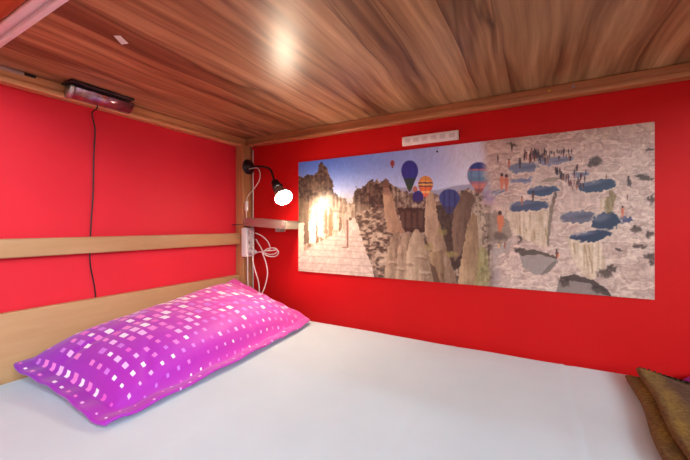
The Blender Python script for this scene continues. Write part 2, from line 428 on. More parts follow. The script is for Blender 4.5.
    lt = [(i, 0) for i in range(nu)]+[(nu-1, j) for j in range(1, nv)]+[(i, nv-1) for i in range(nu-2, -1, -1)]+[(0, j) for j in range(nv-2, 0, -1)]
    for k in range(len(lt)):
        i, j = lt[k]; i2, j2 = lt[(k+1) % len(lt)]
        bm.faces.new((vt[i][j], vt[i2][j2], vb[i2][j2], vb[i][j]))
    bmesh.ops.recalc_face_normals(bm, faces=bm.faces[:])
    for f in bm.faces:
        for l in f.loops: l[uvl].uv = uvd[l.vert]
    return obj('pillow', bm, pillow_material())
tag(pillow_obj(), 'long purple and pink pillow printed with pale squares, leaning on the head panel', 'pillow')

# ------------------------------------------------------------------ folded blanket at the foot
def blanket_material():
    t = NT('brown_knit'); co = t.tc(); sep = t.n('ShaderNodeSeparateXYZ'); t.l(t.tc('UV'), sep.inputs[0]); U = sep.outputs[0]
    f = t.noise(co, 130, 4, .7); big = t.noise(co, 14, 3)
    br = t.ramp(f, [(.3, lin((66, 46, 30))), (.55, lin((92, 66, 44))), (.75, lin((112, 84, 58)))])
    ye = t.ramp(f, [(.3, lin((100, 70, 30))), (.5, lin((140, 112, 40))), (.7, lin((160, 140, 62)))])
    k = t.ramp(U, [(0, (.3,)*3), (.25, (.95,)*3), (.5, (.7,)*3), (.75, (.0,)*3)])
    k2 = t.math('MULTIPLY', k, t.ramp(big, [(.35, (.35,)*3), (.6, (1, 1, 1))]))
    t.l(t.mix(k2, br, ye), t.b.inputs['Base Color']); t.b.inputs['Roughness'].default_value = .95
    w = t.n('ShaderNodeTexWave', bands_direction='Y'); w.inputs['Scale'].default_value = 60; w.inputs['Distortion'].default_value = 1.5
    t.l(co, w.inputs[0]); t.bump(t.math('ADD', w.outputs['Fac'], f), .5, .003); return t.m
def skew(x, y): return y-min(.20, .62*max(0, x-1.535))*max(0, (y+.97)/.90)**2.5
def layer(bm, nosex, z0, z1, xe, ya, yb, uvl, sag=0.0, ys=90):
    """one fold of the blanket: rounded nose at x = nosex(y), running to xe"""
    ys_ = np.linspace(ya, yb, ys); rings = []
    for y in ys_:
        nx = nosex(y); r = (z1-z0)/2; pts = []
        edge = min(1, max(0, (yb-y)/.03)); e2 = min(1, max(0, (y-ya)/.03)); e = (1-(1-edge)**2)**.5*(1-(1-e2)**2)**.5
        for k in range(9):
            an = PI*k/8; pts.append((nx+r-math.sin(an)*r, z0+r-math.cos(an)*r*(.35+.65*e)))
        top = pts[-1][1]
        for q in (.02, .035, .05, .065, .08, .1, .13, .16, .2, .24, .29, .34, .39, .43):
            xx = nx+q
            if xx > xe: break
            drop = sag*(.2+.8*min(1, q/.12))*math.exp(-((yb-y)/.16)**2)
            pts.append((xx, top-drop+.0015*math.sin(xx*60+y*37)))
        pts.append((xe, pts[-1][1])); pts.append((xe, z0))
        rings.append([(bm.verts.new((px, skew(px, y), ZM+pz)), px-nx) for px, pz in pts])
    n = min(len(r) for r in rings)
    for i in range(len(rings)-1):
        for k in range(n):
            k2 = (k+1) % n; q = (rings[i][k], rings[i][k2], rings[i+1][k2], rings[i+1][k])
            f = bm.faces.new([c[0] for c in q])
            for l, c in zip(f.loops, q): l[uvl].uv = (min(1, max(0, c[1]/.07)), .5)
    bm.faces.new([c[0] for c in rings[0]][:n]); bm.faces.new([c[0] for c in rings[-1]][:n][::-1])
bm = bmesh.new(); uvl = bm.loops.layers.uv.new('UVMap')
def nose1(y): return 1.490+.055*(y+.10)+.004*math.sin(y*19)
def nose2(y): return 1.513+.050*(y+.10)+.003*math.sin(y*23+1)
layer(bm, nose1, .005, .024, 1.96, -.97, -.088, uvl, .0)
bmesh.ops.recalc_face_normals(bm, faces=bm.faces[:])
bl = thing('blanket', 'olive brown blanket folded in layers across the foot of the white sheet', 'blanket', (1.7, -.5, ZM+.002))
bmat = blanket_material()
obj('lower_fold', bm, bmat, bl)
bm = bmesh.new(); uvl = bm.loops.layers.uv.new('UVMap')
layer(bm, nose2, .0245, .041, 1.955, -.96, -.070, uvl, .011)
bmesh.ops.recalc_face_normals(bm, faces=bm.faces[:])
obj('upper_fold', bm, bmat, bl)
bm = bmesh.new()
for k in range(46):                                   # whip stitches along the wall-side edge
    x = nose2(-.07)+.006+k*.0092; z = ZM+.033-.009*min(1, (x-1.51)/.12)
    y = skew(x, -.070)
    tube([(x, y-.002, z-.010), (x+.001, y+.0035, z-.004), (x+.002, y+.0025, z+.004), (x+.003, y-.008, z+.0065)], .0016, 6, bm, 3)
o = obj('edge_stitching', bm, plain('stitch_thread', (70, 62, 36), .9), bl); o['label'] = 'dark whip stitches along the wall-side edge'

# purple cloth by the wall beyond the blanket
def purple_cloth():
    b = bmesh.new(); x0, x1, y0, y1 = 1.616, 1.86, -.082, -.014; nx, ny = 40, 12; g = []
    for i in range(nx):
        row = []
        for j in range(ny):
            x = x0+(x1-x0)*i/(nx-1); y = y0+(y1-y0)*j/(ny-1)
            e = min(i, nx-1-i)/4; e = min(1, e); f = min(1, min(j, ny-1-j)/3)
            row.append(b.verts.new((x, y, ZM+.004+.030*(e*f)**.5+.003*math.sin(x*70+y*90))))
        g.append(row)
    for i in range(nx-1):
        for j in range(ny-1): b.faces.new((g[i][j], g[i+1][j], g[i+1][j+1], g[i][j+1]))
    r = bmesh.ops.extrude_face_region(b, geom=b.faces[:])
    for v in r['geom']:
        if isinstance(v, bmesh.types.BMVert): v.co.z = ZM+.0005
    bmesh.ops.recalc_face_normals(b, faces=b.faces[:]); return b
tag(obj('folded_cloth', purple_cloth(), plain('purple_cotton', (150, 40, 160), .8)),
    'small purple cloth tucked by the red wall beyond the brown blanket', 'cloth')

# ------------------------------------------------------------------ poster
def poster():
    p0 = onplane_y(299.2, 163, 0); x0 = p0.x; x1 = onplane_y(654, 122, 0).x
    z0 = CAM.z-.2045; z1 = CAM.z+.289
    NX, NZ = 760, 300
    gx = np.linspace(x0, x1, NX); gz = np.linspace(z0, z1, NZ)
    X, Z = np.meshgrid(gx, gz, indexing='ij')
    # rectified print coordinates (measured frame of the print as photographed)
    rx, ry = X-CAM.x, 0-CAM.y; f = FW.x*rx+FW.y*ry; r = RT.x*rx+RT.y*ry
    U = 345+FPX*r/f; V = 226-FPX*(Z-CAM.z)/f
    img = np.zeros(X.shape+(3,)); 
    def sm(e0, e1, t): q = np.clip((t-e0)/(e1-e0), 0, 1); return q*q*(3-2*q)
    def put(mask, c, al=1.0):
        m = (mask*al)[..., None]; img[:] = img*(1-m)+np.array(c, float)*m
    def inpoly(pts, jit=0.0, js=.35, seed=0.0):
        u, v = U, V
        if jit: u = U+jit*fbm(U*js, V*js, seed, 3); v = V+jit*fbm(U*js+9, V*js+5, seed+3, 3)
        ins = np.zeros(U.shape, bool); n = len(pts)
        for i in range(n):
            ax, ay = pts[i]; bx, by = pts[(i+1) % n]
            if ay == by: continue
            c = ((ay > v) != (by > v)) & (u < (bx-ax)*(v-ay)/(by-ay)+ax); ins ^= c
        return ins.astype(float)
    def ell(cx, cy, a, b, rot=0, soft=.12, jit=0, seed=0):
        u, v = U-cx, V-cy
        if jit: u = u+jit*fbm(U*.3, V*.3, seed, 3); v = v+jit*.5*fbm(U*.3+4, V*.3, seed+2, 3)
        c, s = math.cos(rot), math.sin(rot); q = np.sqrt(((u*c+v*s)/a)**2+((-u*s+v*c)/b)**2)
        return 1-sm(1-soft, 1+soft, q)
    n1 = fbm(U*.08, V*.08, 1.0, 4); n2 = fbm(U*.35, V*.35, 2.0, 4); n3 = fbm(U*.9, V*.35, 5.0, 3); nv = fbm(U*.55, V*.07, 8.0, 3)
    # sky
    tu = sm(300, 470, U); tv = sm(160, 205, V)
    top = np.array([66, 106, 204.]); mid = np.array([176, 186, 226.]); hz = np.array([206, 210, 232.])
    a_ = (.15+.85*tu)[..., None]; img[:] = top*(1-a_)+mid*a_
    b_ = (tv*.85)[..., None]; img[:] = img*(1-b_)+hz*b_
    put(sm(430, 470, U), (216, 216, 230), .9)
    # hazy far hills
    ridge = 186+2.5*np.sin(U*.06+1)+2.0*fbm(U*.05, V*0, 3.0, 3)
    put(sm(0, 2, V-ridge)*sm(380, 400, U), (150, 150, 172), .9)
    put(sm(0, 6, V-ridge-6)*sm(380, 400, U), (150, 136, 132), .9)
    # rock field behind the cones
    edge = np.interp(U, [300, 372, 378, 384, 392, 402, 410, 425, 436, 446, 460, 470, 486, 500], [230, 184, 180, 183, 184, 190, 193, 196, 193, 198, 191, 188, 196, 210])+2*fbm(U*.4, V*0, 6., 3)
    put((V > edge)*sm(352, 362, U)*(1-sm(488, 496, U)), (132, 112, 98))
    rk = np.clip(.5+.9*n2+.5*nv, 0, 1)[..., None]
    rc = np.array([74, 58, 52])*(1-rk)+np.array([198, 176, 154])*rk
    mk = ((V > edge)*sm(352, 362, U)*(1-sm(488, 496, U)))[..., None]*.8
    img[:] = img*(1-mk)+rc*mk
    # road side: ruins with trees
    ru = [(296, 174), (303, 178), (309, 174), (315, 175), (318, 172), (319.5, 165), (322, 162), (325, 166), (328.5, 168), (330, 176), (333, 180), (334, 192), (339, 196), (346, 199), (348, 204), (352.5, 203), (354.5, 193), (357, 187), (360, 188), (363, 187), (367, 184.5), (369, 181), (373.5, 179), (375, 185), (381, 183), (386, 178), (392, 184), (392, 282), (296, 276)]
    q = inpoly(ru, 1.6, .6, 1.); put(q, (78, 62, 56))
    t_ = np.clip(.40+.9*n2+.5*nv, 0, 1)[..., None]
    cc = np.array([52, 40, 40])*(1-t_)+np.array([122, 100, 84])*t_
    m_ = (q*.85)[..., None]; img[:] = img*(1-m_)+cc*m_
    # sunlit ruins: pale vertical stonework
    gl = sm(188, 214, V+6*n1)*(1-sm(352, 366, U))*sm(302, 316, U+.25*(V-200))
    st = np.clip(.62+.75*nv+.35*n2, 0, 1)[..., None]
    cc = np.array([128, 104, 84])*(1-st)+np.array([226, 208, 184])*st
    m_ = (gl*.9)[..., None]; img[:] = img*(1-m_)+cc*m_
    gl = sm(200, 216, V)*sm(352, 360, U)*(1-sm(372, 380, U)); st = np.clip(.5+.7*nv+.4*n2, 0, 1)[..., None]
    cc = np.array([96, 78, 66])*(1-st)+np.array([190, 168, 146])*st; m_ = (gl*.7)[..., None]; img[:] = img*(1-m_)+cc*m_
    put(sm(190, 205, V)*(1-sm(303, 309, U))*(1-sm(215, 235, V)), (96, 82, 66), .7)
    for (u, v, w, h, c) in ((301.5, 240, 3.2, 17, (214, 198, 180)), (307, 224, 2.2, 20, (104, 84, 70)), (313.5, 231, 3.2, 12, (232, 218, 198)), (318, 236, 1.2, 10, (130, 96, 70)), (321, 224, 2.6, 13, (228, 214, 194)), (326.5, 222, 1.6, 12, (140, 116, 96)), (331, 226, 1.6, 12, (150, 116, 88)), (336, 221, 1.8, 9, (220, 202, 182)), (341, 226, 1.2, 9, (120, 94, 78))):
        put(inpoly([(u-w, v-h), (u+w, v-h), (u+w*1.1, v+h), (u-w*1.1, v+h)], .9, .5, 4.), c, .85)
    # paved road
    rd = [(346, 228), (350, 219), (356, 218), (359, 226), (362, 236), (366, 250), (371, 262), (376, 280), (296, 276), (296, 262), (306, 250), (322, 241), (336, 234)]
    q = inpoly(rd, 1.2, .4, 2.); put(q, (208, 190, 176))
    t_ = np.clip(.5+.8*n2, 0, 1)[..., None]; cc = np.array([188, 166, 152])*(1-t_)+np.array([220, 204, 190])*t_
    m_ = (q*.7)[..., None]; img[:] = img*(1-m_)+cc*m_
    for k, vv in enumerate((236, 240, 245, 250.5, 257, 264, 271)):
        put(q*np.exp(-((V-vv-(U-330)*.05-.5*n1)/.45)**2), (168, 142, 126), .55)
    for uu in (-9, -6, -3.4, -1.2, 1.2, 3.4, 6):
        cu = 353+uu*(V-214)*.165; put(q*np.exp(-((U-cu)/.45)**2)*sm(225, 240, V), (176, 150, 134), .4)
    # rubble on the road's right
    q = inpoly([(357, 216), (364, 210), (392, 205), (394, 282), (377, 280), (370, 258), (364, 242)], 1.5, .4, 5.)
    t_ = np.clip(.5+1.5*fbm(U*.28, V*.42, 11., 3), 0, 1)[..., None]; cc = np.array([82, 66, 58])*(1-t_)+np.array([188, 164, 142])*t_
    m_ = (q*.95)[..., None]; img[:] = img*(1-m_)+cc*m_
    for (u, v, a, b) in ((362, 233, 3.5, 2), (369, 231, 3, 2.2), (375, 240, 3.2, 2.6), (367, 243, 2.5, 3), (373, 248, 3, 1.6), (380, 236, 3, 3), (384, 262, 5, 8), (380, 255, 4, 3)):
        put(ell(u, v, a, b, 0, .25, 1.5, u), (206, 184, 160), .75)
        put(ell(u+1, v+b*.9, a, b*.5, 0, .3), (70, 54, 48), .6)
    # walkers on the road
    put(inpoly([(344, 217), (346.5, 212), (349, 217), (349.5, 230), (348.7, 246), (347, 246), (345, 232)], .6, .6), (188, 160, 146), .9)
    put(inpoly([(347, 220), (349, 220), (349.2, 247), (347.6, 247)], .4, .6), (128, 88, 74), .8)
    put(ell(346, 247.3, 4, .8), (140, 112, 96), .8); put(ell(351, 219, 1.6, 1.6), (96, 72, 66), .8)
    # dark gully between the cones
    put(inpoly([(398, 208), (434, 208), (436, 228), (424, 232), (404, 232)], 1.5, .5), (64, 46, 42), .9)
    put(inpoly([(436, 205), (470, 205), (472, 262), (454, 270), (440, 240)], 1.5, .5), (66, 52, 46), .85)
    for (u, h, w) in ((403, 212, 1.8), (409, 211, 2.0), (415, 213, 1.8), (421, 211, 2.2), (427, 213, 1.6)):
        put(inpoly([(u-w, h), (u+w, h), (u+w, 228), (u-w, 228)], .8, .5), (104, 78, 68), .6)
    # fairy chimneys: lit left flanks, darker right flanks
    def cone(pts, c1=(176, 150, 124), c2=(92, 72, 60), split=None, seed=0.):
        q = inpoly(pts, 1.1, .4, seed); us = [p[0] for p in pts]; u0, u1 = min(us), max(us)
        s_ = np.clip((U-u0)/(u1-u0)*.8+.35*fbm(U*.35, V*.08, seed+2, 3)+.25*n2, 0, 1)[..., None]
        cc = np.array(c1)*(1-s_)+np.array(c2)*s_; m = (q*.97)[..., None]; img[:] = img*(1-m)+cc*m
    cone([(383.5, 193), (391, 191), (395, 203), (397, 213), (400, 222), (406, 232), (396, 236), (388, 230), (385, 214)], (186, 152, 124), (124, 94, 78), seed=1.)
    put(ell(387, 184.8, 3.3, 4.2, 0, .2, .8), (112, 82, 72)); put(inpoly([(384, 188), (390, 188), (391, 195), (384, 195)]), (142, 108, 92), .9)
    cone([(426, 199), (429, 191), (433, 192), (436, 203), (438, 218), (443, 234), (449, 256), (456, 276), (458, 286), (444, 285), (438, 262), (430, 246), (425, 232)], (190, 160, 132), (106, 82, 68), seed=3.)
    cone([(430, 252), (442, 250), (445, 270), (446, 286), (432, 284)], (176, 148, 112), (96, 74, 60), seed=4.)
    cone([(388, 250), (392, 238), (395, 233), (399, 231), (403, 240), (406, 262), (408, 282), (384, 280)], (190, 164, 136), (84, 64, 54), seed=5.)
    cone([(398, 250), (402, 238), (406, 232), (410, 236), (414, 250), (418, 282), (396, 281)], (188, 162, 136), (98, 78, 64), seed=11.)
    cone([(407, 252), (412, 236), (415, 229.5), (418, 229), (423, 238), (428, 252), (433, 268), (435, 284), (406, 282)], (200, 176, 148), (118, 96, 78), seed=12.)
    for (u, v) in ((410, 262), (420, 256), (426, 272), (400, 268), (393, 262)):
        put(ell(u, v, 5, 1.6, .15, .6, 3, u), (208, 186, 160), .45); put(ell(u+1, v+2.4, 5, 1.0, .15, .6, 3, u), (104, 82, 68), .4)
    put(inpoly([(430, 262), (436, 268), (441, 284), (434.5, 284)], .6, .4), (80, 60, 50), .7)
    cone([(455, 203), (466, 190), (474, 195), (470, 222), (463, 250), (455, 262), (452, 230)], (132, 106, 88), (84, 64, 56), seed=6.)
    cone([(468, 224), (473, 212), (477, 216), (479, 236), (482, 262), (476, 289), (458, 286), (462, 256)], (190, 160, 124), (118, 92, 72), seed=7.)
    put(inpoly([(476, 196), (479, 196), (484, 262), (480, 262)], .8, .4), (176, 156, 134), .8)
    put(ell(442, 232, 5, 3, .2, .5, 3), (150, 140, 82), .6); put(ell(452, 254, 6, 3, .2, .5, 3), (158, 140, 86), .7); put(ell(429, 247, 4, 4, .2, .5, 3), (156, 138, 88), .6)
    # balloons
    def balloon(cx, cy, a, b, by, cols, stripe=None, al=1.0):
        m = ell(cx, cy, a, b, 0, .06); sk = inpoly([(cx-a*.93, cy+b*.35), (cx+a*.93, cy+b*.35), (cx+a*.22, by), (cx-a*.22, by)]); q = np.maximum(m, sk)
        t = (V-(cy-b))/(by-cy+b)
        for (t0, c) in cols: put(q*(t >= t0), c, al)
        put(q*(np.cos((U-cx)/a*9) > .55), (40, 36, 90), .14*al); 
        if stripe: put(q*(np.cos((U-cx)/a*12) > .3), stripe, .5)
    balloon(410.2, 171, 8.4, 10.4, 190, [(0, (52, 58, 138)), (.60, (50, 66, 70)), (.82, (56, 78, 50))])
    put(ell(410, 190.5, 1.2, 1.5), (70, 60, 60))
    put(ell(393, 163.5, 2.1, 3.1), (142, 62, 66)); put(ell(393, 167.3, .9, 1.2), (120, 60, 60))
    put(ell(415.6, 189.2, 2.4, 3), (176, 110, 92))
    balloon(426, 184.5, 7.2, 8.4, 197, [(0, (208, 138, 70)), (.2, (226, 150, 76)), (.30, (70, 54, 74)), (.37, (232, 170, 90)), (.46, (90, 60, 72)), (.52, (224, 110, 66)), (.72, (236, 176, 110)), (.82, (226, 110, 80))])
    balloon(418.5, 197, 5.4, 6, 204, [(0, (58, 52, 112)), (.75, (74, 58, 80))])
    balloon(449.8, 198, 10.2, 8.8, 214, [(0, (66, 76, 128)), (.7, (70, 66, 96))], (46, 46, 92))
    balloon(479.2, 175, 11.3, 12.6, 193, [(0, (56, 68, 132)), (.22, (170, 106, 122)), (.28, (108, 136, 168)), (.48, (96, 128, 152)), (.62, (160, 112, 132)), (.70, (196, 122, 112)), (.86, (150, 90, 80))])
    # travertine terraces
    tr = sm(483, 497, U+2*n1-.1*(V-200))
    tt = np.clip(.55+.55*n1+.35*n2, 0, 1)[..., None]
    cc = np.array([170, 142, 132])*(1-tt)+np.array([208, 182, 170])*tt; m_ = tr[..., None]; img[:] = img*(1-m_)+cc*m_
    top_ = sm(150, 136, V)
    put(top_*tr, (176, 148, 134), .5)
    tex = np.clip(fbm(U*.16, V*.5, 15., 4)*1.4, 0, 1); put(tex*tr, (150, 130, 122), .55)
    tex = np.clip(fbm(U*.22+3, V*.25, 25., 4)*1.5, 0, 1); put(tex*tr, (222, 198, 172), .5)
    rg = fbm(U*.055+.5, V*.13, 33., 3); put(np.exp(-(rg/.07)**2)*tr, (232, 212, 194), .6); put(np.exp(-((rg-.16)/.07)**2)*tr, (150, 126, 112), .45)
    rg = fbm(U*.12+8, V*.3, 44., 3); put(np.exp(-(rg/.08)**2)*tr, (226, 204, 184), .4)
    put(ell(489, 197, 6, 6, 0, .4), (150, 130, 170), .6); put(ell(489, 203, 8, 3, 0, .5), (190, 150, 160), .4)
    # curtains below basins, yellowish with vertical streaks
    def curtain(pts, seed):
        q = inpoly(pts, 1.6, .35, seed); s_ = np.clip(.5+.9*fbm(U*.5, V*.05, seed, 3), 0, 1)[..., None]
        cc = np.array([176, 150, 118])*(1-s_)+np.array([226, 208, 180])*s_; m = (q*.62)[..., None]; img[:] = img*(1-m)+cc*m
    curtain([(505, 212), (550, 210), (549, 248), (540, 246), (526, 240), (512, 232)], 1.)
    curtain([(566, 236), (600, 242), (606, 268), (590, 282), (578, 268), (570, 252)], 2.)
    curtain([(600, 200), (616, 196), (612, 214), (600, 214)], 3.)
    for (u, v0_, v1_) in ((584, 242, 268), (588, 244, 274), (573, 240, 256), (519, 224, 236), (533, 228, 240), (545, 226, 246), (606, 196, 212), (610, 190, 212), (526, 226, 234)):
        put(np.exp(-((U-u-.15*(V-v0_)-.8*n2)/.8)**2)*sm(v0_, v0_+4, V)*(1-sm(v1_-4, v1_, V)), (142, 112, 72), .7)
    # pools (blue-grey water), each with a pale rim
    def pool(cx, cy, a, b, rot=0, c=(78, 88, 112), sd=0.):
        put(ell(cx, cy, a*1.14, b*1.3, rot, .12, 4, sd), (216, 192, 168), .7)
        put(ell(cx, cy, a, b, rot, .10, 5, sd), c); put(ell(cx-a*.35, cy-b*.45, a*.6, b*.4, rot, .6), (116, 116, 132), .6); put(ell(cx+a*.3, cy-b*.1, a*.5, b*.35, rot, .6), (60, 66, 84), .35)
    pool(524, 168, 16, 5, -.12, (116, 120, 140), 1); pool(556, 161, 18, 4, -.15, (138, 134, 150), 2)
    pool(521, 181, 13, 2.6, -.12, (136, 136, 158), 3); pool(543, 191, 14, 5.2, -.1, (70, 86, 112), 4)
    pool(528, 206, 20, 5.5, -.08, (78, 88, 112), 5); pool(597, 186, 19, 5.6, -.15, (62, 76, 98), 6)
    pool(580, 175, 9, 3, -.1, (130, 132, 150), 7); pool(578, 217, 18, 6, -.06, (104, 102, 116), 8)
    pool(606, 222, 14, 9.5, -.2, (54, 66, 86), 9); pool(590, 236, 20, 5.2, -.12, (54, 66, 88), 10)
    pool(626, 219.5, 6.5, 2.6, .1, (86, 88, 116), 11); pool(500, 192, 9, 2.2, -.3, (150, 146, 160), 12)
    put(inpoly([(538, 183), (548, 178), (562, 177), (556, 181)], .8, .4), (128, 116, 100), .7)
    put(inpoly([(519, 198), (536, 188), (552, 186), (548, 196)], 1., .4), (104, 106, 136), .0)
    # grey dry basins at the bottom
    put(inpoly([(518, 253), (530, 250), (556, 257), (558, 262), (548, 272), (536, 275), (524, 268)], 1.2, .4, 3.), (150, 138, 132), .95)
    put(inpoly([(518, 252), (534, 249), (556, 256), (557, 259), (538, 254), (522, 256)], .8, .4), (84, 72, 64), .85)
    put(inpoly([(552, 262), (558, 260), (549, 272), (540, 275)], .8, .4), (110, 98, 92), .7)
    put(inpoly([(560, 276), (574, 275), (592, 280), (606, 288), (610, 297), (556, 292)], 1.2, .4, 6.), (136, 122, 116), .95)
    put(inpoly([(558, 277), (574, 274), (594, 280), (608, 290), (612, 297), (598, 292), (590, 283), (566, 280)], 1., .5), (70, 58, 56), .8)
    put(inpoly([(490, 250), (506, 244), (512, 240), (510, 250), (496, 256)], 1.4, .4), (160, 148, 140), .7)
    put(inpoly([(484, 215), (496, 212), (510, 222), (512, 236), (500, 246), (488, 240)], 2., .35, 8.), (128, 112, 98), .65)
    put(ell(500, 236, 7, 4, .3, .4, 3), (86, 72, 66), .6)
    put(inpoly([(480, 246), (487, 250), (490, 280), (484, 292), (474, 290)], 2., .35, 9.), (150, 146, 92), .6)
    # bushes and dark stones
    for (u, v, a, b, k) in ((597, 161.5, 6, 4.5, 1), (590, 164, 4, 3, 2), (605, 273, 7, 4.5, 3), (612, 268, 4, 3, 4), (645, 178, 9, 1.8, 5), (641, 176, 5, 2, 6), (636, 229, 4, 3.5, 7), (650, 256, 5, 3, 8), (652, 263, 3, 3, 9), (649, 234, 3, 3, 10), (648, 150, 2, 1.2, 11), (640, 246, 6, 2, 12), (520, 240, 2.5, 3, 13), (520, 250, 5, 2, 14), (565, 282, 5, 4, 15), (598, 289, 8, 3, 16), (651, 199, 3, 5, 17), (618, 250, 3, 1.5, 18), (513, 145, 4, 2, 19)):
        put(ell(u, v, a, b, .1, .5, 5, k), (66, 56, 54), .85); put(ell(u+1, v+1, a*.6, b*.6, .1, .5, 4, k+9), (110, 96, 84), .5)
    put(inpoly([(616, 196), (611, 214), (606, 214), (604, 206), (609, 190), (612, 190)], 1.8, .5), (110, 96, 62), .6)
    put(inpoly([(549, 210), (552, 200), (554, 190), (556, 192), (553, 212), (549, 246), (547, 246)], 1., .4), (118, 104, 92), .8)
    # visitors
    R = random.Random(3)
    def person(u, v, h, c, c2=None):
        put(ell(u, v-h*.5, h*.20, h*.42, 0, .3), c, .9); put(ell(u, v-h, h*.14, h*.15, 0, .3), (60, 42, 40), .9)
        put(ell(u, v+h*.05, h*.14, h*.35, 0, .3), c2 or c, .8)
    darks = ((58, 48, 56), (46, 40, 50), (90, 60, 58), (150, 96, 80), (70, 74, 96), (120, 60, 60))
    for k in range(34): person(R.uniform(524, 548), 163-R.random()*9, R.uniform(3, 5.5), R.choice(darks))
    for k in range(26): person(548+k*.95+R.uniform(-2, 2), 160-R.random()*8, R.uniform(2.2, 3.6), R.choice(darks))
    for k in range(26):
        q_ = R.random(); person(556+q_*20+R.uniform(-1.5, 1.5), 172+q_*17+R.uniform(-3, 3), R.uniform(3.2, 5), R.choice(darks))
    for k in range(16): person(R.uniform(572, 586), R.uniform(163, 190), R.uniform(3, 4.5), R.choice(darks))
    for (u, v, h, c) in ((502, 186, 11, (206, 116, 88)), (506.5, 187, 11, (190, 104, 82)), (509, 166, 6, (178, 92, 78)), (498, 161, 5, (90, 74, 74)), (520, 166, 7, (70, 60, 66)), (533, 199, 7, (92, 74, 64)), (522, 203, 6, (176, 110, 86)), (500, 227, 14, (206, 120, 84)), (499, 247, 4, (226, 176, 100)), (505, 247, 4, (150, 80, 60)), (556.5, 256, 6, (90, 56, 50)), (558, 257, 4, (220, 110, 60)), (622, 215, 8, (196, 110, 84)), (628, 184, 7, (70, 62, 66)), (630, 186, 5, (80, 66, 66)), (627, 199, 4, (120, 90, 80)), (606, 179, 4, (120, 82, 70)), (584, 148, 3.5, (190, 140, 120)), (512, 150, 5, (60, 52, 56)), (499, 152, 3, (200, 170, 150)), (554, 203, 5, (110, 80, 70)), (556, 197, 4, (70, 60, 60))):
        person(u, v, h, c)
    put(inpoly([(497, 217), (504, 216), (505, 225), (502, 228), (499, 228)], .6, .4), (204, 118, 84), .7)
    # print grain
    img *= (1+.05*n3+.03*n2)[..., None]
    img[:] = np.clip(img, 0, 255)
    s = img/255.0; L = np.where(s <= .04045, s/12.92, ((s+.055)/1.055)**2.4)
    # mesh: the print on the front face of a thin board
    yf = -.006; me = bpy.data.meshes.new('printed_picture')
    co = np.stack([X-x0, np.full_like(X, yf), Z-z0], -1).reshape(-1, 3).astype(np.float32)
    idx = np.arange(NX*NZ).reshape(NX, NZ); q = np.stack([idx[:-1, :-1], idx[1:, :-1], idx[1:, 1:], idx[:-1, 1:]], -1).reshape(-1, 4)
    me.vertices.add(len(co)); me.vertices.foreach_set('co', co.ravel())
    me.loops.add(q.size); me.loops.foreach_set('vertex_index', q.ravel().astype(np.int32))
    me.polygons.add(len(q)); me.polygons.foreach_set('loop_start', np.arange(0, q.size, 4, dtype=np.int32))
    me.update(calc_edges=True)
    at_ = me.color_attributes.new('print', 'FLOAT_COLOR', 'POINT')
    rgba = np.concatenate([L.reshape(-1, 3), np.ones((len(co), 1))], 1).astype(np.float32); at_.data.foreach_set('color', rgba.ravel())
    t = NT('poster_print'); c = t.n('ShaderNodeVertexColor', layer_name='print'); t.l(c.outputs[0], t.b.inputs['Base Color'])
    t.b.inputs['Roughness'].default_value = .30; t.b.inputs['Specular IOR Level'].default_value = .24
    me.materials.append(t.m)
    root = thing('travel_poster', 'wide panoramic travel poster of ruins, hot-air balloons and white terraces on the red wall', 'poster', (x0, 0, z0))
    o = bpy.data.objects.new('printed_picture', me); COL.objects.link(o); o.parent = root
    obj('backing_board', box(x0, x1, -.0056, -.0006, z0, z1), M['paper'], root, smooth=False)
    pp = onplane_y(437.2, 151.6, -.006)
    s_ = obj('screw', lathe([(.0038, 0), (.0038, .0015), (.002, .003), (0, .0032)], (pp.x, -.0062, pp.z), (0, -1, 0), 16), M['black'], root)
    return root
poster()

# ------------------------------------------------------------------ narrow white strip above the poster
a = onplane_y(403.2, 138, 0); b_ = onplane_y(459.3, 131, 0); zt, zb = CAM.z+.3385, CAM.z+.3050
st = thing('socket_strip', 'narrow white plastic strip with six faint marks above the poster', 'strip', (a.x, 0, zb))
obj('casing', box(a.x, b_.x, -.014, -.0008, zb, zt, .003), M['white_pl'], st)
mm = plain('faint_grey_plastic', (212, 200, 198), .5); L_ = (b_.x-a.x)
for k in range(6):
    cx = a.x+L_*(k+.65)/6.35
    obj('mark', box(cx-.010, cx+.010, -.0150, -.0139, zb+.009, zt-.009, .0005), mm, st)

# ------------------------------------------------------------------ clip lamp on the post
lb = Vector((.0525, -.034, CAM.z+.289)); lamp = thing('reading_lamp', 'black gooseneck reading lamp with lit white bulb on the corner post', 'lamp', lb)
obj('base_plate', lathe([(0, 0), (.036, 0), (.037, .003), (.036, .008), (.030, .012), (.012, .014), (.010, .024), (0, .024)], lb, (1, 0, 0), 40), M['black'], lamp)
bc = at(284.2, 198.5, 1.39)                     # centre of the bulb's lens
vd = (CAM-bc).normalized(); ax = (vd*.66+(RT*.50-Vector((0, 0, .87)))*.75).normalized()
n4_ = bc-ax*.128
n0 = lb+Vector((.022, 0, 0)); n1_ = at(257.5, 166.3, 1.60); n2_ = at(266, 167.3, 1.555); n3_ = at(271, 170.5, 1.52)
def rn(t): return .0050+.0005*math.sin(t*220)
obj('gooseneck', tube([n0, n1_, n2_, n3_, n4_+ax*.004], rn, 12, n=22), M['dark_neck'], lamp)
obj('bulb_socket', lathe([(0, 0), (.009, 0), (.0115, .004), (.012, .010), (.0175, .013), (.0185, .020), (.0195, .046), (.0225, .050), (.0225, .056), (0, .056)], n4_, ax, 32), M['black'], lamp)
R_ = .0355
emi = NT('lit_bulb_glass'); emi.b.inputs['Emission Color'].default_value = (1.0, .80, .58, 1); emi.b.inputs['Emission Strength'].default_value = 270
emi.b.inputs['Base Color'].default_value = (.9, .85, .8, 1); emi.b.inputs['Roughness'].default_value = .3
